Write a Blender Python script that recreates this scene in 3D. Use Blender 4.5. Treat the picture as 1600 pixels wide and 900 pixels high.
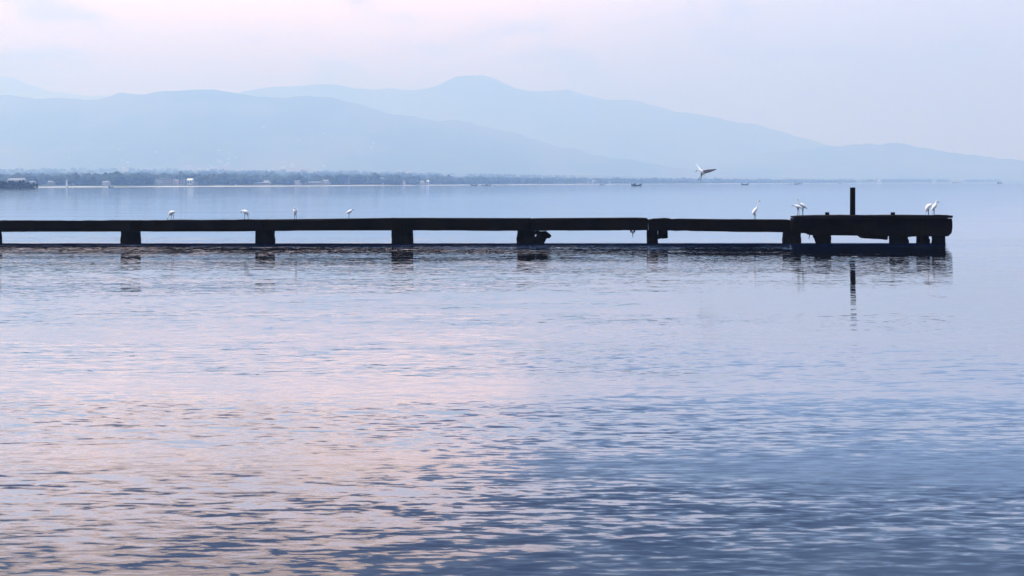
import bpy, bmesh, math, random
import numpy as np
from mathutils import Vector, Matrix, noise as mnoise
random.seed(7); rng = np.random.default_rng(11)
R = math.radians
for o in list(bpy.data.objects): bpy.data.objects.remove(o)
S = bpy.context.scene
COL = S.collection

# ------------------------------------------------------------------ camera
H, F = 2.0, 2000.0                      # eye height (m), focal length in photo pixels (1600 wide)
TH = math.atan2(6.0, 1600.0)            # slight roll
CT, ST = math.cos(TH), math.sin(TH)
PX, PY = 800.0, 287.5
cam_d = bpy.data.cameras.new('camera'); cam = bpy.data.objects.new('camera', cam_d); COL.objects.link(cam)
cam_d.sensor_width = 36; cam_d.lens = 36 * F / 1600; cam_d.shift_y = -(450 - PY) / 1600
cam_d.clip_start = 0.2; cam_d.clip_end = 90000
cam.matrix_world = Matrix(((CT, ST, 0, 0), (0, 0, -1, 0), (-ST, CT, 0, H), (0, 0, 0, 1)))
S.camera = cam

def ray(px, py):
    u = (px - PX) / F; v = -(py - PY) / F
    return u * CT + v * ST, -u * ST + v * CT      # x and z per metre of depth y
def at(px, py, d):
    x, z = ray(px, py); return Vector((x * d, d, H + z * d))

# ------------------------------------------------------------------ world, sun, exposure
SUN_EL, SUN_AZ = 58, -100                 # high sun behind thin cloud, from the left
class NT:
    def __init__(s, tree): s.t = tree; s.n = tree.nodes; s.l = tree.links
    def add(s, kind, **kw):
        n = s.n.new(kind)
        for k, v in kw.items(): setattr(n, k, v)
        return n
    def put(s, sock, v):
        if v is None: return
        if hasattr(v, 'is_linked') or hasattr(v, 'links'): s.l.new(v, sock)
        else: sock.default_value = v
    def m(s, op, a, b=None, c=None, clamp=False):
        n = s.add('ShaderNodeMath', operation=op, use_clamp=clamp)
        s.put(n.inputs[0], a); s.put(n.inputs[1], b); s.put(n.inputs[2], c); return n.outputs[0]
    def mr(s, v, a, b, c, d, smooth=True):
        n = s.add('ShaderNodeMapRange', interpolation_type='SMOOTHSTEP' if smooth else 'LINEAR')
        s.put(n.inputs[0], v)
        for i, q in enumerate((a, b, c, d)): s.put(n.inputs[i + 1], q)
        return n.outputs[0]
    def mix(s, f, a, b, blend='MIX'):
        n = s.add('ShaderNodeMix', data_type='RGBA', blend_type=blend)
        s.put(n.inputs[0], f)
        s.put(n.inputs[6], a if hasattr(a, 'links') else (*a, 1)); s.put(n.inputs[7], b if hasattr(b, 'links') else (*b, 1))
        return n.outputs[2]
    def xyz(s, x, y, z):
        n = s.add('ShaderNodeCombineXYZ')
        for i, q in enumerate((x, y, z)): s.put(n.inputs[i], q)
        return n.outputs[0]
    def sep(s, v):
        n = s.add('ShaderNodeSeparateXYZ'); s.l.new(v, n.inputs[0]); return n.outputs
    def noise(s, vec, scale=1, detail=2, rough=.5, dist=0):
        n = s.add('ShaderNodeTexNoise'); s.put(n.inputs['Vector'], vec)
        n.inputs['Scale'].default_value = scale; n.inputs['Detail'].default_value = detail
        n.inputs['Roughness'].default_value = rough; n.inputs['Distortion'].default_value = dist
        return n.outputs

world = bpy.data.worlds.new('World'); S.world = world; world.use_nodes = True
w = NT(world.node_tree); w.n.clear()
tc = w.add('ShaderNodeTexCoord').outputs['Generated']
dx, dy, dz = w.sep(tc)
sky = w.add('ShaderNodeTexSky', sky_type='NISHITA', sun_disc=False)
sky.sun_elevation = R(SUN_EL); sky.sun_rotation = R(SUN_AZ); sky.dust_density = 3
hyp = w.m('SQRT', w.m('ADD', w.m('MULTIPLY', dx, dx), w.m('MULTIPLY', dy, dy)))
az = w.m('DIVIDE', dx, w.m('MAXIMUM', hyp, 1e-4))
front = w.mr(dy, -0.15, 0.55, 0, 1)
ncl = w.noise(w.xyz(w.m('MULTIPLY', dx, 3.2), w.m('MULTIPLY', dy, 3.2), w.m('MULTIPLY', dz, 9)), 1.0, 5, .52, .3)
nb = w.m('SUBTRACT', ncl[0], .5)
nsm = w.noise(w.xyz(w.m('MULTIPLY', dx, 9), w.m('MULTIPLY', dy, 9), w.m('MULTIPLY', dz, 24)), 1.0, 4, .5, .4)[0]
right = w.mr(w.m('ADD', az, w.m('MULTIPLY', nb, .25)), -0.22, 0.34, 0, 1)
band = w.mix(right, (1.45, 1.38, 1.6), (.80, .95, 1.6))                 # the cloud deck near the horizon
glow = w.mix(w.mr(az, -0.12, 0.30, 0, 1), (2.95, 2.68, 2.9), (1.3, 1.5, 3.5))
c = w.mix(w.mr(dz, .06, .19, 0, 1), band, glow)
c = w.mix(w.m('MULTIPLY', w.mr(nsm, .48, .70, 0, 1), .8), c, (.60, .70, 1.25))
edge = w.m('ADD', w.mr(az, -0.25, 0.13, .335, .165), w.m('MULTIPLY', nb, .06))
up = w.mr(w.m('SUBTRACT', dz, edge), -.012, .012, 0, 1)
slate = w.mix(w.mr(az, -.12, .12, 0, 1), (.15, .155, .50), (.02, .026, .30))
c = w.mix(up, c, slate)
c = w.mix(w.mr(dz, .42, .75, 0, 1), c, (.97, 1.16, 1.66))
dim = w.mix(w.mr(dz, .3, .85, 0, 1), (.10, .12, .19), (.97, 1.16, 1.66))   # unseen sky shaped for its light: dim behind the camera, bright overhead
c = w.mix(front, dim, c)
bg = w.add('ShaderNodeBackground'); w.l.new(c, bg.inputs[0]); bg.inputs[1].default_value = 1.0
bg2 = w.add('ShaderNodeBackground'); w.l.new(sky.outputs[0], bg2.inputs[0]); bg2.inputs[1].default_value = .05
mx = w.add('ShaderNodeMixShader'); mx.inputs[0].default_value = .93
w.l.new(bg2.outputs[0], mx.inputs[1]); w.l.new(bg.outputs[0], mx.inputs[2])
w.l.new(mx.outputs[0], w.add('ShaderNodeOutputWorld').inputs[0])

sun_d = bpy.data.lights.new('sun', 'SUN'); sun = bpy.data.objects.new('sun', sun_d); COL.objects.link(sun)
sun_d.energy = 4.5; sun_d.angle = R(12); sun_d.color = (1, .965, .965)
sd = Vector((math.sin(R(SUN_AZ)) * math.cos(R(SUN_EL)), math.cos(R(SUN_AZ)) * math.cos(R(SUN_EL)), math.sin(R(SUN_EL))))
sun.rotation_euler = sd.to_track_quat('Z', 'Y').to_euler()
S.view_settings.view_transform = 'Standard'; S.view_settings.look = 'None'
S.cycles.volume_bounces = 3                # light scattered more than once keeps far haze blue
S.view_settings.exposure = .13; S.view_settings.gamma = 1

# ------------------------------------------------------------------ helpers
def tag(o, label=None, cat=None, group=None, kind=None):
    if label: o['label'] = label
    if cat: o['category'] = cat
    if group: o['group'] = group
    if kind: o['kind'] = kind
    return o
def link(name, me, parent=None):
    o = bpy.data.objects.new(name, me); COL.objects.link(o)
    if parent: o.parent = parent
    return o
def mesh(name, verts, faces, mats, midx=None, smooth=False):
    me = bpy.data.meshes.new(name); me.from_pydata([tuple(v) for v in verts], [], faces)
    for m_ in (mats if isinstance(mats, (list, tuple)) else [mats]): me.materials.append(m_)
    if midx is not None: me.polygons.foreach_set('material_index', midx)
    if smooth: me.polygons.foreach_set('use_smooth', [True] * len(me.polygons))
    me.update(); return me
def mat(name, col, rough=.8, vary=.35, scale=3.0, col2=None, bump=0, metal=0, streak=None, spec=.06):
    m_ = bpy.data.materials.new(name); m_.use_nodes = True; t = NT(m_.node_tree)
    b = t.n['Principled BSDF']
    co = t.add('ShaderNodeTexCoord').outputs['Object']
    if streak:
        mp = t.add('ShaderNodeMapping'); t.l.new(co, mp.inputs[0]); mp.inputs['Scale'].default_value = streak; co = mp.outputs[0]
    n = t.noise(co, scale, 5, .6)
    c2 = col2 or tuple(q * (1 - vary) for q in col)
    t.l.new(t.mix(t.mr(n[0], .35, .65, 0, 1), col, c2), b.inputs['Base Color'])
    b.inputs['Roughness'].default_value = rough; b.inputs['Specular IOR Level'].default_value = spec; b.inputs['Metallic'].default_value = metal
    if bump:
        bp = t.add('ShaderNodeBump'); bp.inputs['Strength'].default_value = bump; bp.inputs['Distance'].default_value = .02
        n2 = t.noise(co, scale * 6, 6, .65); t.l.new(n2[0], bp.inputs['Height']); t.l.new(bp.outputs[0], b.inputs['Normal'])
    return m_
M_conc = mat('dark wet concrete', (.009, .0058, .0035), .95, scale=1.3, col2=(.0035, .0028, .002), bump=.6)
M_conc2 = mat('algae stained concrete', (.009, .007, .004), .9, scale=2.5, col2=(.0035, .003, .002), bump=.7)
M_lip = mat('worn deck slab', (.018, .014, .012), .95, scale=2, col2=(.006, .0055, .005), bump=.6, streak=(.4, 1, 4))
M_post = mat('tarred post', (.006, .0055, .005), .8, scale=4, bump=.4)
M_iron = mat('rusty iron', (.03, .016, .01), .8, scale=20)
M_feather = mat('white feathers', (.86, .86, .87), .75, .08, 40, bump=.15)
M_bill = mat('black bill', (.012, .012, .014), .45, .3, 60)
M_leg = mat('dark bird legs', (.02, .02, .024), .6, .3, 60)
M_boat = mat('dark boat wood', (.02, .018, .018), .7, scale=1.5)
M_cloth = mat('dark clothes', (.02, .022, .03), .9, scale=3)
M_wallA = mat('pale plaster', (.40, .38, .38), .9, .15, .3)
M_wallB = mat('pinkish plaster', (.70, .48, .42), .9, .2, .3)
M_wallW = mat('white render', (.66, .66, .66), .9, .06, .3)
M_roofA = mat('tin roof', (.27, .28, .31), .5, .2, .3)
M_roofB = mat('tile roof', (.34, .18, .13), .9, .3, .3)
M_roofW = mat('white metal roof', (.80, .80, .80), .5, .05, .3)
M_glass = mat('dark window', (.03, .04, .05), .2, .2, 1)
M_leaf = mat('far foliage', (.018, .030, .020), .95, scale=.03, col2=(.038, .050, .030))
M_leafN = mat('headland foliage', (.008, .013, .008), .95, scale=.3, col2=(.016, .024, .013))
M_trunk = mat('tree bark', (.05, .04, .03), .95, scale=2)
M_sand = mat('pale lake sand', (.62, .58, .54), .95, .15, .02)

# ------------------------------------------------------------------ water
FRONT_M = (41.6 - 44.2) / ((1488 - PX) / F * 41.6 - (0 - PX) / F * 44.2)
FRONT_C = 44.2 - FRONT_M * (0 - PX) / F * 44.2
def water_material():
    m_ = bpy.data.materials.new('lake water'); m_.use_nodes = True; t = NT(m_.node_tree); b = t.n['Principled BSDF']
    P = t.add('ShaderNodeNewGeometry').outputs['Position']; x, y, z = t.sep(P)
    def field(sx, sy, off, det=2, dist=0.0, rough=.5, shear=0.0):
        yy = t.m('ADD', y, t.m('MULTIPLY', x, shear))
        v = t.xyz(t.m('MULTIPLY', x, sx), t.m('MULTIPLY', yy, sy), off)
        return t.sep(t.noise(v, 1.0, det, rough, dist)[1])
    def sl(f, ax, ay):
        return (t.m('MULTIPLY', t.m('SUBTRACT', f[0], .5), ax), t.m('MULTIPLY', t.m('SUBTRACT', f[1], .5), ay))
    a = sl(field(5.6, 19.5, 1.3, 2, .35, .55, .03), .16, .40)        # ripples
    fb = field(1.2, 6.0, 7.7, 2, .3, .5, -.05); b2x = fb[2]
    b2 = sl(fb, .07, .22)       # short wavelets
    c2 = sl(field(.2, 1.0, 3.1, 2, .2, .5, .04), .03, .09)        # slow undulation
    lane = t.noise(t.xyz(t.m('MULTIPLY', x, .045), t.m('MULTIPLY', t.m('ADD', y, t.m('MULTIPLY', x, .08)), .30), 2.0), 1, 3, .55, .3)[0]
    lane = t.mr(lane, .38, .62, .35, 1.25)                          # calmer and breezier lanes
    big = t.noise(t.xyz(t.m('MULTIPLY', x, .05), t.m('MULTIPLY', y, .09), 9.0), 1, 2, .5)[0]
    amp = t.m('MULTIPLY', lane, t.mr(big, .35, .65, .75, 1.2))
    q = t.m('SUBTRACT', t.m('ADD', FRONT_C, t.m('MULTIPLY', x, FRONT_M)), y)      # metres in front of the pier face
    xin = t.mr(t.m('ADD', x, t.m('MULTIPLY', q, .335)), 13.8, 14.25, 1, 0)
    chop = t.m('MULTIPLY', t.m('MULTIPLY', t.mr(q, 8.5, 5.0, 0, 1), t.mr(q, -.9, -.2, 0, 1)), xin)
    amp = t.m('MULTIPLY', amp, t.m('ADD', 1, t.m('MULTIPLY', chop, t.mr(q, 2.4, 4.2, .30, -.45))))   # choppier water round the piles
    amp = t.m('MULTIPLY', amp, t.mr(y, 8, 17, 1, .62))
    amp = t.m('MULTIPLY', amp, t.mr(t.m('ADD', x, t.m('MULTIPLY', y, -.12)), -.4, 1.2, 1, .55))  # calmer slick to the right
    amp = t.m('MULTIPLY', amp, t.mr(y, 44, 56, 1, .45))   # sheltered calm beyond the pier   # choppier water round the piles
    nx = t.m('MULTIPLY', t.m('ADD', t.m('ADD', a[0], b2[0]), c2[0]), amp)
    ny = t.m('MULTIPLY', t.m('ADD', t.m('ADD', a[1], b2[1]), c2[1]), amp)
    qq = t.m('MAXIMUM', q, .9)
    lean = t.m('MULTIPLY', chop, t.m('MAXIMUM', t.m('SUBTRACT', t.m('DIVIDE', .29, qq), .022), 0))
    lean = t.m('MULTIPLY', lean, t.mr(b2x, .30, .62, .68, 1.2))
    ny = t.m('SUBTRACT', ny, lean)                                   # the visible faces of the steep chop lean to the shore
    ny = t.m('MINIMUM', ny, .06)
    vn = t.add('ShaderNodeVectorMath', operation='NORMALIZE'); t.l.new(t.xyz(nx, ny, 1.0), vn.inputs[0])
    t.l.new(vn.outputs[0], b.inputs['Normal'])
    b.inputs['Base Color'].default_value = (.001, .0035, .015, 1)
    b.inputs['Roughness'].default_value = .04; b.inputs['IOR'].default_value = 1.5
    g = t.add('ShaderNodeBsdfGlossy'); g.inputs['Roughness'].default_value = .04; g.inputs['Color'].default_value = (.88, .92, 1, 1)
    t.l.new(vn.outputs[0], g.inputs['Normal'])
    ms = t.add('ShaderNodeMixShader'); lw = t.add('ShaderNodeLayerWeight'); t.l.new(vn.outputs[0], lw.inputs['Normal'])
    t.l.new(t.m('ADD', t.mr(lw.outputs['Facing'], .72, .86, 0, .5), t.mr(lw.outputs['Facing'], .93, .98, 0, .4)), ms.inputs[0])
    t.l.new(b.outputs[0], ms.inputs[1]); t.l.new(g.outputs[0], ms.inputs[2]); t.l.new(ms.outputs[0], t.n['Material Output'].inputs[0])
    return m_
xs = np.array([-40000, -8000, -1500, -300, -60, 0, 60, 300, 1500, 8000, 40000.])
ys = np.array([-40, 0, 20, 60, 150, 500, 1500, 5000, 12000, 42000.])
vv = [(a_, b_, 0) for b_ in ys for a_ in xs]; n_ = len(xs)
ff = [(j * n_ + i, j * n_ + i + 1, (j + 1) * n_ + i + 1, (j + 1) * n_ + i) for j in range(len(ys) - 1) for i in range(n_ - 1)]
tag(link('water', mesh('water', vv, ff, water_material())), kind='structure')

# ------------------------------------------------------------------ terrain: shore plain and mountain ridges
def hor(px): return 287.5 - (px - 800) * math.tan(TH)
def prof(pts):
    pts = np.array(pts, float); return lambda px: np.interp(px, pts[:, 0], pts[:, 1])
def above(pts):                                     # profile in pixels above the horizon
    return prof([(p[0], hor(p[0]) - p[1]) for p in pts])
shore_r = prof([(-900, 900), (-200, 1350), (0, 1500), (300, 1650), (600, 2000), (900, 3000), (1100, 3900), (1300, 4800), (1500, 6000), (1800, 7500), (2600, 9000)])
plain = above([(-900, 250), (0, 266), (300, 265), (600, 269), (800, 272), (1000, 277), (1300, 281), (1500, 283.2), (1600, 283.8), (1800, 284.2), (2600, 283)])
ridges = [
 (8800, 2300, above([(-900, 120), (-400, 130), (-150, 150), (0, 143), (60, 148), (110, 152), (150, 154), (190, 143), (212, 143), (225, 146), (245, 142), (310, 136), (350, 140), (400, 148), (470, 149), (520, 151), (545, 155), (600, 171), (660, 185), (740, 193), (800, 205), (850, 222), (950, 246), (1060, 262), (1250, 278), (1400, 284), (2600, 290)])),
 (12600, 2900, above([(-900, 170), (0, 190), (250, 170), (340, 152), (400, 138), (430, 135), (470, 133), (510, 129.5), (550, 135), (620, 134), (680, 132), (705, 124), (735, 116), (755, 114.5), (775, 118), (800, 129), (830, 137), (865, 141), (890, 139), (930, 148), (1000, 156), (1060, 168), (1150, 188), (1230, 206), (1300, 226), (1400, 250), (1600, 275), (2600, 290)])),
 (16000, 2600, above([(-900, 130), (-300, 120), (-60, 108), (0, 109), (20, 112), (45, 122), (75, 130), (110, 136), (150, 140), (220, 141), (300, 139), (380, 150), (600, 180), (900, 200), (1500, 285), (2600, 290)])),
 (10400, 2200, above([(-900, 290), (900, 290), (1000, 275), (1100, 255), (1180, 241), (1240, 232), (1300, 229), (1350, 226), (1400, 223.5), (1440, 228), (1480, 236), (1520, 243), (1570, 248), (1600, 252), (1700, 258), (1900, 268), (2600, 280)])),
]
def fbm(x, y, oct=5, seed=0.0):
    s = np.zeros_like(x); a = 1.0
    for k in range(oct):
        g = 2.0 ** k
        ang = 1.3 * k + seed
        u = (x * math.cos(ang) - y * math.sin(ang)) * g; v = (x * math.sin(ang) + y * math.cos(ang)) * g
        s += a * (np.sin(u + 1.7 * np.sin(v * .7 + seed)) * np.cos(v + 1.3 * np.sin(u * .6 + k))); a *= .5
    return s
def height(px, r):
    """ground height at image column px and ground distance (depth) r"""
    px = np.asarray(px, float); r = np.asarray(r, float)
    x = (px - 800) / F * r
    sr = shore_r(px)
    t = np.clip((r - sr) / np.maximum(6500 - sr, 800), 0, 1)
    h = 2.4 * np.clip((r - sr) / 50, -2, 1) + plain(px) / F * 6500 * t ** 1.25
    h = h + np.clip(t * 3, 0, 1) * 3.5 * fbm(x / 400, r / 400, 3, 2.)
    for i, (rc, wd, pf) in enumerate(ridges):
        crest = pf(px) / F * rc + 2
        u = (r - rc) / wd
        g = np.where(u < 0, np.clip(1 + u, 0, 1) ** 1.5, np.clip(1 - u * .8, 0, 1))
        spur = fbm(x / 900 + i * 3, r / 1500, 5, i + .5)
        cut = np.clip(-u * 1.6, 0, 1) * np.clip((1 + u) * 3, 0, 1)
        small = 10 * fbm(x / 300, r / 500, 4, i * 2.) + 7 * fbm(x / 90, r / 300, 3, i * 4.)
        h = np.maximum(h, crest * g * (1 - cut * (.22 + .20 * spur)) + small * np.clip(g * 2, 0, 1) * np.clip(crest / 300, 0, 1))
    return h
NA, NR = 760, 210
pxs = np.linspace(-760, 2360, NA)
rr = np.concatenate([[-60, 0, 25, 60, 120], np.geomspace(200, 18400, NR - 5)])
PXg, RRg = np.meshgrid(pxs, np.arange(NR))
SRg = shore_r(PXg); frac = rr[RRg] / 23060
RG = SRg + rr[RRg] * np.where(rr[RRg] > 120, (19400 - SRg) / 18400, 1)
HG = height(PXg, RG); HG[0] = -2
XG = (PXg - 800) / F * RG
tv = np.stack([XG, RG, HG], -1).reshape(-1, 3)
idx = np.arange(NA * NR).reshape(NR, NA)
tf = np.stack([idx[:-1, :-1], idx[:-1, 1:], idx[1:, 1:], idx[1:, :-1]], -1).reshape(-1, 4)
def terrain_material():
    m_ = bpy.data.materials.new('hillside'); m_.use_nodes = True; t = NT(m_.node_tree); b = t.n['Principled BSDF']
    P = t.add('ShaderNodeNewGeometry').outputs['Position']
    n1 = t.noise(P, .0011, 6, .6)[0]; n2 = t.noise(P, .006, 5, .6)[0]
    col = t.mix(t.mr(n1, .42, .6, 0, 1), (.035, .055, .025), (.11, .10, .06))
    col = t.mix(t.m('MULTIPLY', t.mr(n2, .5, .68, 0, 1), .6), col, (.14, .11, .08))
    z = t.sep(P)[2]
    col = t.mix(t.mr(t.m('ADD', z, t.m('MULTIPLY', t.noise(P, .012, 3, .6)[0], 2.2)), 1.7, 2.2, 0, 1), (.48, .47, .46), col)
    t.l.new(col, b.inputs['Base Color']); b.inputs['Roughness'].default_value = 1; b.inputs['Specular IOR Level'].default_value = .1
    return m_
tag(link('hills', mesh('hills', tv, tf.tolist(), terrain_material(), smooth=True)), kind='structure')

# ------------------------------------------------------------------ haze
hv = [(a_, b_, c_) for c_ in (-3, 1560) for b_ in (-60, 20500) for a_ in (-30000, 30000)]
hf = [(0, 2, 3, 1), (4, 5, 7, 6), (0, 1, 5, 4), (2, 6, 7, 3), (0, 4, 6, 2), (1, 3, 7, 5)]
hm = bpy.data.materials.new('lake haze'); hm.use_nodes = True; t = NT(hm.node_tree); t.n.clear()
pv = t.add('ShaderNodeVolumePrincipled')
pv.inputs['Color'].default_value = (.35, .58, 1.0, 1); pv.inputs['Density'].default_value = 3.5e-4
pv.inputs['Absorption Color'].default_value = (.85, .85, .85, 1); pv.inputs['Anisotropy'].default_value = .3
t.l.new(pv.outputs[0], t.add('ShaderNodeOutputMaterial').inputs['Volume'])
tag(link('haze', mesh('haze', hv, hf, hm)), kind='stuff', label='thin pale blue haze over the lake and hills', cat='haze')

# ------------------------------------------------------------------ trees of the far shore
ICO = bmesh.new(); bmesh.ops.create_icosphere(ICO, subdivisions=1, radius=1)
iv = np.array([v.co[:] for v in ICO.verts]); ifc = np.array([[v.index for v in f.verts] for f in ICO.faces]); ICO.free()
def clumps(name, items, m_):
    V = []; Fc = []; k = 0
    for (x, y, z, rx, rz) in items:
        j = 1 + rng.normal(0, .16, (len(iv), 1))
        V.append(iv * j * np.array([rx, rx, rz]) + np.array([x, y, z])); Fc.append(ifc + k); k += len(iv)
    return mesh(name, np.concatenate(V), np.concatenate(Fc).tolist(), m_)
BPX = [(8, 38), (44, 52), (241, 271), (279, 287), (292, 300), (396, 421), (474, 502), (539, 545), (594, 599), (663, 670), (1371, 1377), (1456, 1463)]
items = []
for _ in range(5200):                                   # woods spread over the low plain behind the shore
    px = rng.uniform(-250, 1560); sr = float(shore_r(px))
    r = sr + 62 + (5600 - min(sr, 5000)) * rng.random() ** 2.4 * (.55 if px > 900 else 1)
    if r < sr + 130 and any(a - 2.5 < px < b + 2.5 for a, b in BPX): continue
    if mnoise.noise(Vector((px / 46, r / 500, 0))) < -.12 - .25 * rng.random(): continue
    s = rng.uniform(3.5, 8.5) * (1 if px < 700 else .9)
    x = (px - 800) / F * r; h = float(height(px, r))
    for q in range(2):
        items.append((x + rng.normal(0, s * .8), r + rng.normal(0, s), h + s * rng.uniform(.5, 1.1), s * rng.uniform(.7, 1.5), s * rng.uniform(.6, 1.0)))
tag(link('woodland', clumps('woodland', items, M_leaf)), 'blurred blue green woods along the far shore plain', 'woodland', kind='stuff')
# dark wooded headland, nearest land at the left edge
hp = [(-260, 8.5), (-120, 10.0), (-40, 9.6), (0, 9.0), (20, 8.6), (34, 7.6), (44, 6.2), (52, 4.5), (57, .8)]
gv = []; 
for (px, hh) in hp:
    for k, yy in enumerate((0, 6, 60, 70)):
        r = 850 + yy; gv.append(((px - 800) / F * r, r, (-1, .5, .9, -1)[k]))
gf = [(i * 4 + k, i * 4 + 4 + k, i * 4 + 5 + k, i * 4 + 1 + k) for i in range(len(hp) - 1) for k in range(3)]
tag(link('headland', mesh('headland', gv, gf, M_leafN)), kind='structure')
items = []; hpf = prof(hp)
for _ in range(900):
    px = rng.uniform(-250, 50); r = 854 + 40 * rng.random(); top = (float(hpf(px)) + 3) / F * r * rng.uniform(.75, 1.08)
    s = rng.uniform(.6, 1.3); items.append(((px - 800) / F * r, r, rng.uniform(.25, 1) * top - s * .6 + .4, s * 1.3, s))
tag(link('headland_thicket', clumps('headland_thicket', items, M_leafN)), 'dark thicket covering the low headland at the left edge', 'thicket', kind='stuff')
def small_tree(px, r, hgt, wd, label):
    root = link('tree', None); root.location = ((px - 800) / F * r, r, .4)
    tv_ = []; tf_ = []
    for k, (z, q) in enumerate(((0, .22), (hgt * .4, .16), (hgt * .8, .07))):
        tv_ += [(q * math.cos(a_ * math.pi / 3), q * math.sin(a_ * math.pi / 3), z) for a_ in range(6)]
    tf_ = [(k * 6 + i, k * 6 + (i + 1) % 6, k * 6 + 6 + (i + 1) % 6, k * 6 + 6 + i) for k in range(2) for i in range(6)]
    link('trunk', mesh('trunk', tv_, tf_, M_trunk), root)
    its = []
    for _ in range(46):
        z = rng.uniform(.18, 1.0); q = wd * .5 * (1.1 - abs(z - .5)); an = rng.uniform(0, 6.28); d = q * rng.random() ** .5
        its.append((d * math.cos(an), d * math.sin(an), z * hgt - .2, wd * rng.uniform(.12, .24), wd * rng.uniform(.12, .2)))
    link('crown', clumps('crown', its, M_leafN), root)
    tag(root, label, 'tree', 'trees at the tip of the headland')
small_tree(53.0, 860, 3.9, 2.1, 'taller dark tree beside the gap at the headland tip')
small_tree(57.6, 862, 3.1, 1.9, 'last small dark tree standing alone at the very tip of the headland')
small_tree(36.5, 866, 5.6, 2.6, 'dark tree rising above the headland thicket beside the pale building')

# ------------------------------------------------------------------ buildings
def boxv(x0, x1, y0, y1, z0, z1):
    v = [(x0, y0, z0), (x1, y0, z0), (x1, y1, z0), (x0, y1, z0), (x0, y0, z1), (x1, y0, z1), (x1, y1, z1), (x0, y1, z1)]
    f = [(0, 3, 2, 1), (4, 5, 6, 7), (0, 1, 5, 4), (1, 2, 6, 5), (2, 3, 7, 6), (3, 0, 4, 7)]
    return v, f
def merge(parts):
    V = []; Fc = []
    for v, f in parts:
        k = len(V); V += v; Fc += [tuple(i + k for i in q) for q in f]
    return V, Fc
def gable(w_, d_, z0, z1, ov=.4):
    a, b = w_ / 2 + ov, d_ / 2 + ov
    v = [(-a, -b, z0), (a, -b, z0), (a, b, z0), (-a, b, z0), (-a * .9, 0, z1), (a * .9, 0, z1)]
    return v, [(0, 1, 5, 4), (2, 3, 4, 5), (0, 4, 3), (1, 2, 5), (0, 3, 2, 1)]
def house_mesh(name, w_, d_, h_, rh, mw, mr_):
    v1, f1 = boxv(-w_ / 2, w_ / 2, -d_ / 2, d_ / 2, -3, h_); v2, f2 = gable(w_, d_, h_ + .01, h_ + rh)
    win = merge([boxv(x_ - .6, x_ + .6, -d_ / 2 - .05, -d_ / 2 + .05, 1, 2.3) for x_ in (-w_ * .3, w_ * .3)])
    V, Fc = merge([(v1, f1), (v2, f2), win])
    mi = [0] * len(f1) + [1] * len(f2) + [2] * len(win[1])
    return mesh(name, V, Fc, [mw, mr_, M_glass], mi)
HM = [house_mesh('house', 11, 8, 5, 2.6, M_wallA, M_roofA), house_mesh('house', 14, 9, 6, 2.5, M_wallB, M_roofB),
      house_mesh('house', 9, 8, 7, 2.0, M_wallW, M_roofA), house_mesh('house', 18, 9, 5, 2.4, M_wallB, M_roofA)]
def put_house(px, r, k, s, label, group):
    o = link('house', HM[k]); o.location = ((px - 800) / F * r, r, float(height(px, r)) + .3)
    o.rotation_euler.z = rng.uniform(-.5, .5); o.scale = (s, s, s * rng.uniform(.85, 1.15)); tag(o, label, 'house', group)
KIND = ['pale grey roofed house', 'pinkish tile roofed house', 'tall white house', 'long pinkish house']
def where(px, marks):
    return min(marks, key=lambda m_: abs(m_[0] - px))[1]
MK = [(20, 'above the dark headland'), (105, 'above the white tower'), (180, 'above the lone left boat'), (255, 'above the multi storey building'), (330, 'left of the white hall'), (408, 'above the white roofed hall'),
      (488, 'above the low shore warehouse'), (542, 'above the grey tower block'), (597, 'above the narrow white block'), (666, 'above the gabled shore house'), (750, 'above the three canoes'), (840, 'where the left hills run out')]
MR = [(880, 'left of the single faint canoe'), (940, 'behind the single faint canoe'), (994, 'behind the loaded canoe'), (1045, 'left of the flying egret'), (1095, 'below the flying egret'), (1164, 'behind the two person canoe'),
      (1243, 'above the paired egrets'), (1290, 'left of the tall post'), (1333, 'behind the tall post'), (1374, 'beside the broad white shed'), (1420, 'between white shed and bright store'), (1460, 'beside the bright white store'), (1510, 'at the far right end')]
CL = [(float(rng.normal(390, 175)), 6000 + 1500 * rng.random() ** 1.6) for _ in range(26)]
for n_ in range(190):                                   # pinkish settlement in clusters at the foot of the hills
    c0 = CL[n_ % 26]; px = float(np.clip(c0[0] + rng.normal(0, 11), 30, 870)); r = max(5950, c0[1] + rng.normal(0, 130)); k = int(rng.choice([0, 1, 1, 3, 3, 2]))
    put_house(px, r, k, rng.uniform(.9, 1.9), 'tiny ' + KIND[k] + ' in hillside town ' + where(px, MK), 'houses of the hazy town at the foot of the left hills')
for _ in range(26):
    px = rng.uniform(0, 620); r = rng.uniform(7200, 8300); k = int(rng.choice([0, 2]))
    put_house(px, r, k, rng.uniform(.6, 1.3), 'white speck of a house high on slope ' + where(px, MK), 'houses scattered high on the left slope')
for _ in range(75):
    px = rng.uniform(860, 1540); r = float(shore_r(px)) + rng.uniform(60, 1500); k = int(rng.choice([0, 2, 3]))
    put_house(px, r, k, r / 5000 * rng.uniform(.5, 1.5), 'tiny ' + KIND[k] + ' on far shore ' + where(px, MR), 'houses on the right half of the far shore')
for _ in range(34):
    px = rng.uniform(60, 860); r = float(shore_r(px)) + (rng.uniform(44, 62) if _ % 2 else rng.uniform(60, 900)); k = int(rng.choice([0, 2, 3]))
    put_house(px, r, k, rng.uniform(.6, .95), 'small ' + KIND[k] + ' in shore woods ' + where(px, MK).replace('above', 'near'), 'houses in the woods of the left shore')

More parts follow.
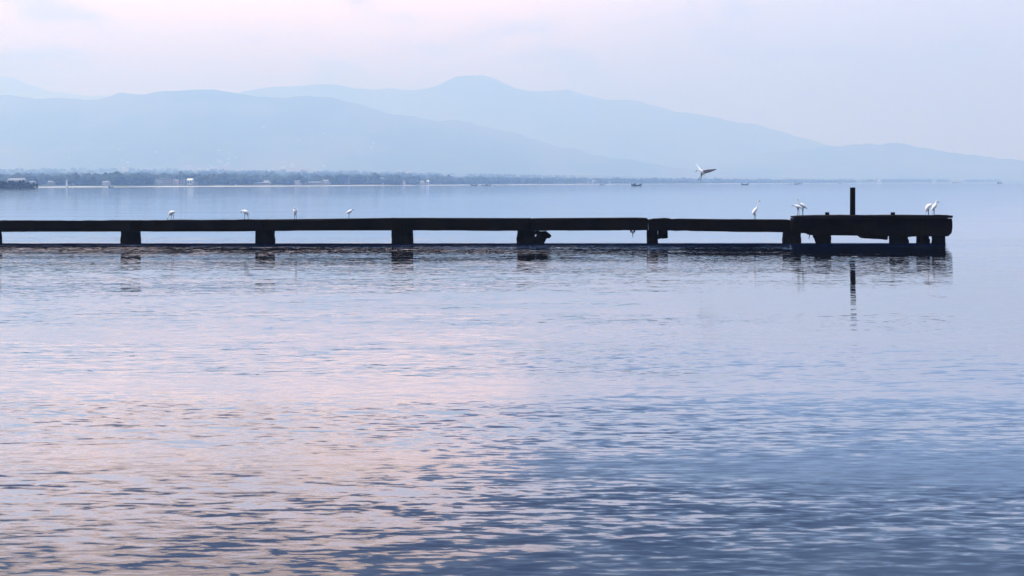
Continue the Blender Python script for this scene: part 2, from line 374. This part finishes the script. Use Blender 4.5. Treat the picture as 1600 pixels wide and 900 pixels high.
def building(name, label, cat, px0, px1, ybot, ytop, r, floors, bays, mw, mr_, roof='flat', depth=9):
    """a shore building with walls, roof and a window per bay and floor"""
    r = float(shore_r((px0 + px1) / 2)) + 50
    a = at(px0, ybot, r); b = at(px1, ytop, r); w_ = b.x - a.x; z0 = float(height((px0 + px1) / 2, r)) if r > 1300 else .5
    root = link(name, None); root.location = ((a.x + b.x) / 2, r, z0); hgt = max(b.z - z0, 2.2)
    wh = hgt * (.72 if roof != 'flat' else .93)
    link('wall', mesh('wall', *boxv(-w_ / 2, w_ / 2, 0, depth, -2, wh), mw), root)
    if roof == 'gable':
        v, f = gable(w_, depth, wh + .02, hgt, .5); v = [(x_, y_ + depth / 2, z_) for x_, y_, z_ in v]
    elif roof == 'vault':
        n = 12; v = []; 
        for yy in (-.8, depth + .8):
            v += [(-w_ * .54 + w_ * 1.08 * i / n, yy, wh + .03 + (hgt - wh) * math.sin(math.pi * i / n) ** .8) for i in range(n + 1)]
        f = [(i, i + 1, n + 2 + i, n + 1 + i) for i in range(n)] + [tuple(range(n, -1, -1)), tuple(range(n + 1, 2 * n + 2))]
    else: v, f = boxv(-w_ / 2 - .3, w_ / 2 + .3, -.3, depth + .3, wh + .01, hgt)
    link('roof', mesh('roof', v, f, mr_), root)
    for fl in range(floors):
        for k in range(bays):
            cx = -w_ / 2 + w_ * (k + .5) / bays; ww = w_ / bays * .27; fh = wh / floors
            link('window', mesh('window', *boxv(cx - ww, cx + ww, -.06, .1, fh * (fl + .3), fh * (fl + .8)), M_glass), root)
    tag(root, label, cat); return root
# white tower on the water's edge
tw = link('tower', None); tp = at(104.5, 293, 1480); tw.location = (tp.x, 1480, .2)
def lathe(prof_, n=12):
    v = []; f = []
    for (q, z) in prof_: v += [(q * math.cos(2 * math.pi * i / n), q * math.sin(2 * math.pi * i / n), z) for i in range(n)]
    for k in range(len(prof_) - 1): f += [(k * n + i, k * n + (i + 1) % n, k * n + n + (i + 1) % n, k * n + n + i) for i in range(n)]
    f += [tuple(range(n - 1, -1, -1)), tuple(range((len(prof_) - 1) * n, len(prof_) * n))]
    return v, f
link('shaft', mesh('shaft', *lathe([(1.35, -2), (1.3, 1), (1.0, 4), (.85, 7.4)]), M_wallW), tw)
link('gallery', mesh('gallery', *lathe([(1.2, 7.42), (1.2, 7.7)]), M_wallW), tw)
link('lantern', mesh('lantern', *lathe([(.7, 7.72), (.7, 8.8), (.1, 9.6)]), M_wallA), tw)
tag(tw, 'slim white tower standing at the water edge of the left shore', 'tower')
building('long_building', 'long low pale building behind the dark headland', 'building', 8, 38, 286, 278.3, 1620, 1, 8, M_wallA, M_roofA, 'gable')
building('boathouse', 'small pale gabled building just right of the long one behind the headland', 'building', 44, 52, 288, 282.6, 1600, 1, 2, M_wallA, M_roofA, 'gable')
building('hotel', 'pale multi storey building with rows of windows on the left shore', 'building', 241, 271, 289, 278.5, 1700, 3, 7, M_wallA, M_roofA)
building('annex', 'pale block with flat roof just right of the pale multi storey building', 'building', 279, 287, 288, 279.5, 1760, 2, 2, M_wallA, M_roofA)
building('villa', 'white gabled house between the flat roofed block and the white hall', 'building', 292, 300, 286, 278.8, 1780, 1, 2, M_wallW, M_roofW, 'gable')
building('hall', 'low hall with a wide curved bright white roof at the shore', 'hall', 396, 421, 290.5, 284.6, 1800, 1, 6, M_wallA, M_roofW, 'vault', 14)
building('warehouse', 'pale low warehouse between the white roofed hall and the grey block', 'warehouse', 474, 502, 289, 283.6, 1990, 1, 6, M_wallA, M_roofA, 'gable')
building('tower_block', 'slim grey tower block rising from the trees of the shore', 'building', 539, 545, 290, 276.5, 1990, 5, 2, M_roofA, M_roofA)
building('water_tower', 'narrow bright white block on the shore right of the grey tower block', 'building', 594.5, 598.5, 287, 277.5, 2080, 2, 1, M_wallW, M_roofW)
building('white_house', 'white gabled house on the shore beneath the high mountain slope', 'house', 663, 670, 288, 281.5, 2300, 1, 2, M_wallW, M_roofW, 'gable')
building('white_shed', 'broad white shed on the far shore below the right hill', 'shed', 1371, 1377, 286, 281.2, 5400, 1, 2, M_wallW, M_roofW, 'gable')
building('white_store', 'bright white store at the right end of the far shore strip', 'store', 1456, 1463, 285.5, 281.2, 5900, 1, 2, M_wallW, M_roofW)

# ------------------------------------------------------------------ pier
A0 = Vector(((0 - PX) / F * 44.2, 44.2)); B0 = Vector(((1488 - PX) / F * 41.6, 41.6))
DIR = (B0 - A0).normalized(); NRM = Vector((-DIR.y, DIR.x))
def onpier(px, py, back=0.0):
    """pixel -> (s along the pier front, z); `back` metres behind the front face"""
    rx, rz = ray(px, py); o = A0 + NRM * back
    # d*(rx,1) = o + s*DIR
    den = rx * DIR.y - DIR.x
    d = (o.x * DIR.y - o.y * DIR.x) / den
    s = (Vector((rx * d, d)) - o).dot(DIR)
    return s, H + rz * d
pier = link('pier', None); pier.location = (A0.x, A0.y, 0); pier.rotation_euler.z = math.atan2(DIR.y, DIR.x)
tag(pier, 'long low dark concrete pier with a raised platform at its right end', 'pier')
def dens(pts, step=.16, jit=.009):
    out = []
    for i in range(len(pts)):
        a = Vector(pts[i]); b = Vector(pts[(i + 1) % len(pts)]); n = max(1, int((b - a).length / step))
        for k in range(n):
            p = a.lerp(b, k / n)
            out.append((p.x + random.uniform(-jit, jit) * .5, p.y + random.uniform(-jit, jit)))
    return out
def slab(name, pxpts, y0, y1, m_, jit=.009, step=.16, parent=pier, ny=3):
    """prism with ragged edges: outline on the pier front plane, extruded from y0 to y1 behind it"""
    base = dens([onpier(*p) for p in pxpts], step, jit); n = len(base); V = []; Fc = []
    for k in range(ny + 1):
        yy = y0 + (y1 - y0) * k / ny
        e = .012 if k in (0, ny) else 0
        cx = sum(p[0] for p in base) / n; cz = sum(p[1] for p in base) / n
        for (s, z) in base:
            ds, dz_ = s - cx, z - cz; q = max(math.hypot(ds, dz_), .01)
            V.append((s - ds / q * e + random.uniform(-jit, jit) * .6, yy + random.uniform(-jit, jit) * .5, z - dz_ / q * e + random.uniform(-jit, jit) * .6))
    for k in range(ny):
        Fc += [(k * n + i, k * n + (i + 1) % n, k * n + n + (i + 1) % n, k * n + n + i) for i in range(n)]
    bm = bmesh.new(); bv = [bm.verts.new(v) for v in V]
    for f in Fc: bm.faces.new([bv[i] for i in f])
    caps = [bm.faces.new([bv[i] for i in range(n)]), bm.faces.new([bv[ny * n + i] for i in range(n - 1, -1, -1)])]
    bmesh.ops.triangulate(bm, faces=caps, ngon_method='EAR_CLIP'); bmesh.ops.recalc_face_normals(bm, faces=bm.faces)
    me = bpy.data.meshes.new(name); bm.to_mesh(me); bm.free(); me.materials.append(m_)
    return link(name, me, parent)
W = .9
spans = [  # one deck beam per bay: top line, then bottom line reversed
 [(-230, 346.5), (-60, 346), (-13.3, 345.6), (-13.3, 362), (-230, 363)],
 [(-13, 345.4), (80, 345.6), (180, 345.2), (203, 345), (203, 361.8), (100, 362), (20, 362.3), (-13, 362)],
 [(203.3, 344.8), (260, 344.6), (330, 344.2), (395, 343.8), (412, 343.4), (412, 361), (330, 361.8), (203.3, 361.6)],
 [(412.3, 344), (470, 344), (520, 343.2), (570, 342), (600, 341.4), (627, 341), (627, 360), (560, 360), (480, 360.6), (412.3, 361.2)],
 [(627.3, 341.2), (700, 342), (760, 342.4), (815, 342), (828, 341.8), (828, 360.6), (740, 360.8), (627.3, 360)],
 [(828.3, 342.3), (880, 341.9), (950, 341.4), (983, 340.9), (985, 341.3), (1010, 341.3), (1012.4, 341.8), (1013.2, 344), (1013.2, 360), (930, 360.4), (828.3, 360.4)],
 [(1013.6, 344), (1016, 343.2), (1021, 342.2), (1047, 341.8), (1050, 343), (1056, 343), (1058, 342.3), (1100, 343), (1150, 343.5), (1190, 343.9), (1222, 344.4), (1231, 344), (1236, 344), (1236, 363.2), (1150, 362.4), (1080, 361), (1013.6, 360.2)],
]
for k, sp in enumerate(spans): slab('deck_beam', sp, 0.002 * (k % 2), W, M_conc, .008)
def pile(x0, x1, ytop, y0=.05, dep=.38, bot=412):
    off = abs((x0 + x1) / 2 - PX) * dep / 43                 # the side face seen beside the front
    if x1 < PX: x1 -= off
    else: x0 += off
    j = lambda: random.uniform(-.7, .7)
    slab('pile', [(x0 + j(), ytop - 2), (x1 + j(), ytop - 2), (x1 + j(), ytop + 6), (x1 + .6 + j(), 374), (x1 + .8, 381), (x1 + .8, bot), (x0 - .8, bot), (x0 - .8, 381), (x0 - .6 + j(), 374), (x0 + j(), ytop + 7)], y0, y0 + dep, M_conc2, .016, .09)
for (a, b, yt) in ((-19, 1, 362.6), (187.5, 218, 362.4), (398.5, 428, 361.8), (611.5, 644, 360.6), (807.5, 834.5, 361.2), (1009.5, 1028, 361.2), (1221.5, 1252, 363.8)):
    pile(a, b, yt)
# broken brace leaning on the fifth pile, with the small hole of light in it
slab('broken_brace', [(834.9, 361.4), (853, 361.4), (861.5, 369), (858.5, 372.6), (850, 373.4), (849, 395), (834.9, 395), (834.9, 370.6), (837.6, 370.2), (837.8, 367), (834.9, 366.6)], .10, .32, M_conc2, .010, .08)
slab('bearing_block', [(1028.4, 360.2), (1044, 360), (1044, 373), (1028.4, 374)], .05, .6, M_conc2, .012, .08)
# end platform
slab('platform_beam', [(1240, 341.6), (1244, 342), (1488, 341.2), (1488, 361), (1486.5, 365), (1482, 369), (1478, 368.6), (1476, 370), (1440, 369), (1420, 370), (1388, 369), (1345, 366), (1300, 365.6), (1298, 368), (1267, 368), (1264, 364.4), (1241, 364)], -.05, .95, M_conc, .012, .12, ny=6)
slab('platform_slab', [(1240.5, 338.5), (1252, 337.9), (1290, 337), (1335, 336.6), (1400, 336.8), (1488, 336.6), (1488, 340.9), (1400, 340.9), (1290, 341.2), (1245, 341.4), (1241.5, 340.8)], -.10, .98, M_lip, .008, .12, ny=6)
slab('hanging_rubble', [(1345, 365.4), (1388, 368.4), (1388, 374.5), (1384, 375), (1379, 371.6), (1375, 374), (1371, 372.2), (1368, 374.2), (1362, 370.8), (1355, 373.2), (1349, 372), (1345, 369)], .0, .7, M_conc2, .016, .07)
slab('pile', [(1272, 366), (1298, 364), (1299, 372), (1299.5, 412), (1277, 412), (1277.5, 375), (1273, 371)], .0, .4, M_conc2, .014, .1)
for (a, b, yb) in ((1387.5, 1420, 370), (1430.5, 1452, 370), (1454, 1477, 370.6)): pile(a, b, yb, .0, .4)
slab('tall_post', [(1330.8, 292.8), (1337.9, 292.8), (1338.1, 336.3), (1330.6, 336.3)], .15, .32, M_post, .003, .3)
for (a, b) in ((1291, 1297.3), (1394, 1400.2)):
    slab('stub_post', [(a, 331.8), (b, 331.8), (b, 336.4), (a, 336.4)], .12, .28, M_post, .004, .1)
# dangling iron under the sixth span
def tube(pts, rad, n=6):
    """pts: Vectors, rad: list of radii or (side, up) pairs -> one lofted closed surface"""
    V = []; Fc = []; N = len(pts)
    for i in range(N):
        d = (pts[min(i + 1, N - 1)] - pts[max(i - 1, 0)]).normalized()
        side = Vector((0, 1, 0)) if abs(d.y) < .9 else Vector((1, 0, 0))
        side = (side - d * side.dot(d)).normalized(); upv = d.cross(side)
        r_ = rad[i] if isinstance(rad[i], tuple) else (rad[i], rad[i])
        for k in range(n):
            a = 2 * math.pi * k / n; p = pts[i] + side * (math.cos(a) * r_[0]) + upv * (math.sin(a) * r_[1]); V.append(tuple(p))
    for i in range(N - 1):
        Fc += [(i * n + k, i * n + (k + 1) % n, i * n + n + (k + 1) % n, i * n + n + k) for k in range(n)]
    Fc += [tuple(range(n - 1, -1, -1)), tuple(range((N - 1) * n, N * n))]
    return V, Fc
def pv3(px, py, y=.1):
    s, z = onpier(px, py); return Vector((s, y, z))
parts = []
for pts in ([(986, 359), (988.5, 363), (989, 371.5)], [(992, 359), (989.5, 363.5), (988.6, 368)], [(985, 360), (986.5, 364)], [(992, 360), (991.4, 363.5)]):
    parts.append(tube([pv3(*p) for p in pts], [.022, .02, .008][:len(pts)], 6))
V, Fc = merge(parts); link('dangling_iron', mesh('dangling_iron', V, Fc, M_iron), pier)
V, Fc = merge([tube([pv3(1265, 363), pv3(1266, 366), pv3(1264.5, 374)], [.02, .02, .008], 6)]); link('dangling_iron', mesh('dangling_iron', V, Fc, M_iron), pier)

# ------------------------------------------------------------------ egrets
PM = 2000 / 42.6                                       # photo pixels per metre at the pier
def smooth_path(P, sub=4):
    out = []
    n = len(P)
    for i in range(n - 1):
        p0, p1, p2, p3 = P[max(i - 1, 0)], P[i], P[i + 1], P[min(i + 2, n - 1)]
        for k in range(sub):
            u = k / sub
            out.append(tuple(.5 * ((2 * b) + (-a + c_) * u + (2 * a - 5 * b + 4 * c_ - d_) * u * u + (-a + 3 * b - 3 * c_ + d_) * u ** 3) for a, b, c_, d_ in zip(p0, p1, p2, p3)))
    out.append(tuple(P[-1])); return out
def egret(label, foot, spine, bill, legs, place, yaw=0, feet=True, wings=(), group='white egrets on the pier', extra_y=0):
    """spine: tail to head as (px, py, depth px, half width px, half height px); bill two points; legs lists of points. One mesh."""
    fx, fy = foot
    L = lambda px, py, y=0: Vector(((px - fx) / PM, y / PM, -(py - fy) / PM))
    sp = smooth_path(spine); P3 = [L(p[0], p[1], p[2]) for p in sp]
    V1 = tube(P3, [(max(p[3], .15) / PM, max(p[4], .15) / PM) for p in sp], 14)
    groups = [(V1, 0)]
    bl = [L(*b) for b in bill]
    bp = [bl[0], bl[0].lerp(bl[1], .5), bl[1]]; groups.append((tube(bp, [.011, .0085, .002], 8), 1))
    for lg in legs:
        pts = [L(*q) for q in lg]; rr_ = [.016] + [.0075] * (len(pts) - 2) + [.007]
        if len(pts) == 2: rr_ = [.012, .007]
        groups.append((tube(pts, rr_, 8), 2))
        if feet:
            e = pts[-1] + Vector((0, 0, .004)); hd = 1 if bill[1][0] >= bill[0][0] else -1
            for ta in (-.5, 0, .5, math.pi):
                ln = .055 if ta != math.pi else .03
                groups.append((tube([e, e + Vector((hd * math.cos(ta) * ln, math.sin(ta) * ln, 0))], [.005, .003], 6), 2))
    for wg in wings: groups.append((wg(L), 0))
    V = []; Fc = []; mi = []
    for (v, f), m_ in groups:
        k = len(V); V += v; Fc += [tuple(i + k for i in q) for q in f]; mi += [m_] * len(f)
    me = mesh('egret', V, Fc, [M_feather, M_bill, M_leg], mi, smooth=True)
    o = link('egret', me); o.location = place; o.rotation_euler.z = R(yaw)
    tag(o, label, 'egret', group); return o
def deck(px, py, back=.35):
    s, z = onpier(px, py); p = A0 + DIR * 0
    rx, _ = ray(px, py); o_ = A0 + NRM * back; d = (o_.x * DIR.y - o_.y * DIR.x) / (rx * DIR.y - DIR.x)
    return Vector((rx * d, d, z))
egret('white egret with its neck lowered pecking at the deck, leftmost bird on the pier', (268.5, 344.6),
      [(275, 331.4, 0, .4, .3), (273, 331.5, 0, 1.8, 1.3), (270, 331.6, 0, 2.6, 2.7), (267, 332.4, 0, 2.6, 2.8), (265.2, 334.4, 0, 1.7, 1.9), (264.6, 337, 0, .8, .9), (263, 339, 0, .7, .8), (262, 340.4, 0, .75, .8)],
      [(262.2, 340.1), (261, 343.6)], [[(267.8, 334, -.8), (268.2, 338.5, -.8), (267.3, 344.6, -.8)], [(269.6, 334, .8), (270.8, 338.5, .8), (270.4, 344.6, .8)]], deck(268.5, 344.6))
egret('white egret bending forward with legs apart, second bird from the left end', (384.8, 343.9),
      [(390.2, 337, 0, .4, .3), (388.3, 334.4, 0, 1.4, 1.2), (385.5, 331.8, 0, 2.4, 2.9), (382.4, 330.6, 0, 2.5, 3.1), (380, 329.6, 0, 1.5, 1.9), (378.3, 328.8, 0, .9, 1.0), (377.2, 329.2, 0, .9, .95), (376.6, 329.8, 0, .6, .7)],
      [(377, 329.6), (376.4, 334)], [[(382.8, 333, -.8), (382.6, 338, -.8), (381.7, 343.9, -.8)], [(385.6, 333.5, .8), (387.2, 338, .8), (388.5, 343.9, .8)]], deck(384.8, 343.9))
egret('hunched white egret seen from the front with both thin legs apart', (461.8, 343.9),
      [(461.4, 336.4, 1, .5, .4), (461.4, 334.8, .6, 1.6, 1.4), (461.3, 332, .2, 2.9, 2.8), (461.2, 329, 0, 3.2, 3.1), (461.1, 327, -.2, 2.5, 2.4), (461, 325.6, -.5, 1.5, 1.4), (461, 324.4, -.8, 1.1, 1.1), (461, 323.6, -1, .6, .6)],
      [(461, 324.8, -1.4), (460.6, 327.2, -4)], [[(460.4, 333, 0), (460.2, 338, 0), (459.8, 343.9, 0)], [(462.4, 333, 0), (462.8, 338, 0), (463.5, 343.9, 0)]], deck(461.8, 343.9))
egret('small white egret with hunched neck facing right, standing on one leg', (545.2, 342.8),
      [(539.6, 334.6, 0, .3, .3), (542, 333, 0, 1.4, 1.0), (545, 331.2, 0, 2.2, 2.3), (547.6, 330, 0, 2.2, 2.4), (549.2, 328.6, 0, 1.2, 1.5), (549.4, 327.4, 0, .9, .9), (550.4, 327.1, 0, .85, .8)],
      [(550.8, 327.3), (553.6, 328.9)], [[(545.6, 333, 0), (545.4, 337.5, 0), (545.2, 342.8, 0)]], deck(545.2, 342.8))
egret('tall white egret with its neck stretched straight up near the platform step', (1179.6, 343.8),
      [(1175.2, 337, 0, .3, .3), (1176.2, 334.8, 0, 1.3, 1.2), (1178, 331.6, 0, 2.3, 2.5), (1180.6, 328, 0, 2.1, 2.4), (1182.6, 325, 0, 1.1, 1.2), (1183.7, 321.5, 0, .6, .65), (1183.9, 318, 0, .5, .55), (1183.7, 315.2, 0, .6, .7), (1184.6, 314.2, 0, .75, .7), (1185.6, 314.3, 0, .5, .5)],
      [(1185.4, 314.5), (1189, 315.2)], [[(1178.3, 334, -.8), (1178.5, 338.5, -.8), (1178, 343.8, -.8)], [(1180.1, 334, .8), (1180.6, 338.5, .8), (1180.5, 343.8, .8)]], deck(1179.6, 343.8))
egret('white egret crouching forward with a lowered bill, front bird of the platform pair', (1246.8, 338.3),
      [(1254.4, 326.6, 0, .3, .3), (1252, 325.2, 0, 1.2, .9), (1248.4, 323.6, 0, 2.0, 2.1), (1245.2, 322.6, 0, 2.1, 2.3), (1242.8, 321.8, 0, 1.2, 1.4), (1241.2, 320.5, 0, .75, .8), (1240, 320.2, 0, .8, .75), (1239.4, 320.6, 0, .5, .5)],
      [(1239.8, 320.7), (1236.8, 323.4)], [[(1246, 325, -.8), (1246.4, 330, -.8), (1245.4, 338.3, -.8)], [(1247.6, 325, .8), (1248.6, 330, .8), (1248.5, 338.3, .8)]], deck(1246.8, 338.3, .15))
egret('white egret with raised head and long sloping back, rear bird of the platform pair', (1254.4, 337.6),
      [(1261.6, 327.6, 0, .3, .3), (1259.4, 325.6, 0, 1.3, 1.1), (1256, 322.8, 0, 2.3, 2.4), (1252.6, 320.4, 0, 2.2, 2.4), (1249.8, 318.8, 0, 1.2, 1.4), (1248.2, 316.6, 0, .7, .8), (1247.4, 314, 0, .6, .65), (1247.4, 312.6, 0, .8, .7), (1246.4, 312.4, 0, .55, .5)],
      [(1247, 312.5, -.6), (1244.8, 313, -3)], [[(1253.6, 325, -.6), (1253.8, 331, -.6), (1253.2, 337.6, -.6)], [(1255, 325, .6), (1255, 331, .6), (1254.9, 337.6, .6)]], deck(1254.4, 337.6, .75))
egret('preening white egret with its tail drooping, left bird at the pier end', (1451, 336.9),
      [(1446.3, 333, 0, .3, .3), (1447, 329.8, 0, 1.3, 1.5), (1448.6, 325.6, 0, 2.4, 2.7), (1451.2, 322.4, 0, 2.8, 3.0), (1453.8, 320.8, -1, 2.0, 1.9), (1455.8, 320.8, -1.6, 1.0, 1.1), (1456.8, 322.2, -2, .8, .85), (1456.6, 323.2, -2.4, .6, .6)],
      [(1456.8, 323.2, -2.4), (1453.4, 325, -3.4)], [[(1449.4, 327, -.8), (1449.8, 331, -.8), (1450.8, 336.9, -.8)], [(1450.8, 327, .8), (1451.3, 331, .8), (1451.4, 336.9, .8)]], deck(1451, 336.9, .5))
egret('upright white egret looking down to the right, right bird at the pier end', (1459, 336.9),
      [(1454.8, 330.6, 0, .3, .3), (1456.2, 328.2, 0, 1.3, 1.2), (1458.4, 324.8, 0, 2.3, 2.6), (1461, 322, 0, 2.3, 2.9), (1462.4, 319, 0, 1.4, 1.8), (1462.8, 316.4, 0, .85, 1.0), (1463.4, 314.8, 0, .9, .9), (1464.4, 315.0, 0, .7, .7)],
      [(1464.4, 315.2), (1468, 318.4)], [[(1457.8, 327, -.8), (1458, 331, -.8), (1457.3, 336.9, -.8)], [(1460, 327, .8), (1460.4, 331, .8), (1460.5, 336.9, .8)]], deck(1459, 336.9, .3))
def wing(lead, trail, dl, dt):
    """lead/trail: pixel points root to tip, dl/dt depth offsets (px) -> closed thin feathered surface"""
    def fn(L):
        a = smooth_path([(*p, d) for p, d in zip(lead, dl)], 5); b = smooth_path([(*p, d) for p, d in zip(trail, dt)], 5)
        n = len(a); rows = []
        for i in range(n):
            pa, pb = L(*a[i]), L(*b[i]); jag = .93 + .07 * (i % 2)
            row = []
            for u in (0, .3, .65, 1):
                q = pa.lerp(pb, u * jag) + Vector((0, 0, .014 * math.sin(math.pi * min(u * 1.4, 1)))); row.append(q)
            rows.append(row)
        V = [tuple(q + Vector((0, 0, .006))) for r_ in rows for q in r_] + [tuple(q - Vector((0, 0, .006))) for r_ in rows for q in r_]
        N = n * 4; Fc = []
        for i in range(n - 1):
            for k in range(3):
                a0 = i * 4 + k; Fc.append((a0, a0 + 1, a0 + 5, a0 + 4)); Fc.append((N + a0, N + a0 + 4, N + a0 + 5, N + a0 + 1))
            Fc.append((i * 4, i * 4 + 4, N + i * 4 + 4, N + i * 4)); Fc.append((i * 4 + 3, N + i * 4 + 3, N + i * 4 + 7, i * 4 + 7))
        Fc += [(0, N, N + 1, 1), (1, N + 1, N + 2, 2), (2, N + 2, N + 3, 3)]
        e = (n - 1) * 4; Fc += [(e, e + 1, N + e + 1, N + e), (e + 1, e + 2, N + e + 2, N + e + 1), (e + 2, e + 3, N + e + 3, N + e + 2)]
        return V, Fc
    return fn
fp = at(1096, 270, 41.0)
egret('white egret flying above the pier with spread wings and dangling legs', (1096, 270),
      [(1101, 275.4, 1, .6, .3), (1099.6, 272.8, .6, 1.3, .8), (1097.4, 269.6, 0, 2.0, 1.9), (1095.8, 267.4, 0, 1.9, 1.9), (1094, 266, 0, 1.1, 1.2), (1092.4, 265.6, 0, .8, .8), (1090.6, 265.8, 0, .8, .75), (1089.6, 266.4, 0, .5, .5)],
      [(1089.9, 266.4), (1086.4, 268.6)], [[(1096.2, 270), (1095, 275.5), (1091.2, 280.6)], [(1097, 270), (1096.4, 275.5), (1094.6, 282.2)]], fp, feet=False,
      wings=[wing([(1095.4, 267), (1102, 265.2), (1110, 264.6), (1119.5, 263.8)], [(1098.6, 271.5), (1104.5, 270.6), (1111, 268.6), (1119, 265)], [0, -1, 0, 2], [4, 7, 7, 4]),
             wing([(1094.6, 266.6), (1092.4, 262.6), (1090, 259.4), (1088.3, 256.8)], [(1097.6, 267.4), (1096.4, 263.4), (1093, 260), (1088.8, 257.2)], [0, 3, 5, 7], [4, 10, 12, 10])], group='white egret in flight')

# ------------------------------------------------------------------ fishing canoes and their crew
def canoe_mesh(L_=6.6, B=.6, Hh=1.0):
    V = []; Fc = []; n = 14; pr = [(-1, 1), (-.82, .35), (-.4, 0), (.4, 0), (.82, .35), (1, 1), (.86, 1), (.66, .45), (.3, .12), (-.3, .12), (-.66, .45), (-.86, 1)]
    for i in range(n + 1):
        u = -1 + 2 * i / n; wd = B * (1 - abs(u) ** 2.6) + .04; rise = .45 * abs(u) ** 3
        for (a, b) in pr: V.append((u * L_ / 2 * (1 + .04 * b), a * wd, -.18 + rise + b * Hh * (.75 + .15 * abs(u))))
    m = len(pr)
    for i in range(n): Fc += [(i * m + k, i * m + (k + 1) % m, i * m + m + (k + 1) % m, i * m + m + k) for k in range(m)]
    Fc += [tuple(range(m - 1, -1, -1)), tuple(range(n * m, n * m + m))]
    return V, Fc
hull = mesh('hull', *canoe_mesh(), M_boat)
bench = mesh('bench', *boxv(-.15, .15, -.48, .48, .30, .34), M_boat)
def canoe(px, r, s, label, yaw=0, load=False):
    o = link('canoe', None); o.location = ((px - 800) / F * r, r, 0); o.rotation_euler.z = R(yaw); o.scale = (s * 1.25, s * 1.25, s * 1.7)
    link('hull', hull, o)
    for bx_ in (-1.5, 0, 1.6): b = link('bench', bench, o); b.location.x = bx_
    if load:
        v, f = tube([Vector((-2.2, 0, .5)), Vector((-1.6, 0, .85)), Vector((-.9, 0, .95)), Vector((-.3, 0, .5))], [(.1, .1), (.4, .4), (.38, .36), (.1, .1)], 10)
        link('net_heap', mesh('net_heap', v, f, M_cloth), o)
    tag(o, label, 'boat', 'fishing canoes far out on the lake'); return o
def skin_person(name, seated):
    if seated: J = [((0, 0, .42), .15), ((0, 0, .72), .16), ((0, 0, .90), .07), ((0, 0, 1.08), .10), ((.22, .2, .85), .055), ((.38, .22, .60), .045), ((.22, -.2, .85), .055), ((.38, -.22, .60), .045), ((.42, .11, .45), .08), ((.46, .11, .05), .05), ((.42, -.11, .45), .08), ((.46, -.11, .05), .05)]
    else: J = [((0, 0, .95), .14), ((0, 0, 1.25), .16), ((0, 0, 1.48), .06), ((0, 0, 1.66), .10), ((.05, .23, 1.2), .055), ((.28, .2, 1.05), .04), ((.05, -.23, 1.2), .055), ((.30, -.18, 1.10), .04), ((.03, .11, .5), .07), ((0, .12, .03), .05), ((.03, -.11, .5), .07), ((0, -.12, .03), .05)]
    E = [(0, 1), (1, 2), (2, 3), (1, 4), (4, 5), (1, 6), (6, 7), (0, 8), (8, 9), (0, 10), (10, 11)]
    me = bpy.data.meshes.new(name); me.from_pydata([j[0] for j in J], E, []); me.materials.append(M_cloth)
    o = bpy.data.objects.new(name, me); COL.objects.link(o)
    o.modifiers.new('skin', 'SKIN'); o.modifiers.new('sub', 'SUBSURF').levels = 1
    sv = me.skin_vertices[0].data
    for i, j in enumerate(J): sv[i].radius = (j[1], j[1])
    sv[0].use_root = True
    return o
def person(px, r, off, seated, label, s=1.0, yaw=0):
    o = skin_person('person', seated); o.location = ((px - 800) / F * r + off, r, .05); o.scale = (s, s, s); o.rotation_euler.z = R(yaw)
    tag(o, label, 'person', 'fishermen in the far canoes')
canoe(994.5, 1020, 1.0, 'dark canoe loaded with a heap, low on the water left of the flying egret', 4, True)
person(990.4, 1020, 0, False, 'dark figure standing at the stern of the loaded canoe left of the flying egret', 1.25)
canoe(741, 1560, 1.0, 'long flat dark canoe lying left of the pair of boats below the mountain peak', 0)
canoe(756, 1580, .8, 'short dark canoe in the middle of the three boats below the mountain peak', 8)
person(753.6, 1580, 0, False, 'dark figure at the left end of the middle canoe below the mountain peak', 1.0)
canoe(763, 1600, .8, 'short dark canoe rightmost of the three boats below the mountain peak', -6, True)
person(760.6, 1600, 0, False, 'dark figure in the rightmost canoe below the mountain peak', 1.0)
canoe(941, 1750, .75, 'faint small canoe on the horizon well left of the flying egret', 0, True)
canoe(1164, 1400, .98, 'dark flat canoe with two seated people right of the flying egret', 3)
person(1162.6, 1400, 0, True, 'left seated figure of the canoe right of the flying egret', 1.1)
person(1166.4, 1400, 0, True, 'right seated figure of the canoe right of the flying egret', 1.1)
canoe(1235.5, 1700, .42, 'tiny dark boat just left of the low canoe above the platform step', 60)
person(1235.5, 1700, 0, False, 'dark figure standing in the tiny boat above the platform step', 1.3)
canoe(1244.5, 1750, .8, 'low dark canoe above the paired egrets on the platform', 4, True)
canoe(1250, 2250, 1.0, 'faint grey canoe just behind the one above the paired egrets', -4, True)
canoe(1313, 2300, .6, 'very faint small canoe just left of the tall post top', 0, True)
canoe(1491.5, 3300, 1.3, 'dark far boat above the right end of the pier', 0, True)
canoe(1500, 3500, 1.2, 'faint far boat just right of the dark one above the pier end', 0)
canoe(1562, 2000, .95, 'dark canoe farthest right on the lake beyond the pier end', 0, True)
person(1559.4, 2000, 0, False, 'dark figure standing in the canoe farthest right on the lake', 1.5)
canoe(173, 1250, .62, 'small dark boat close to the left shore right of the white tower', 0, True)
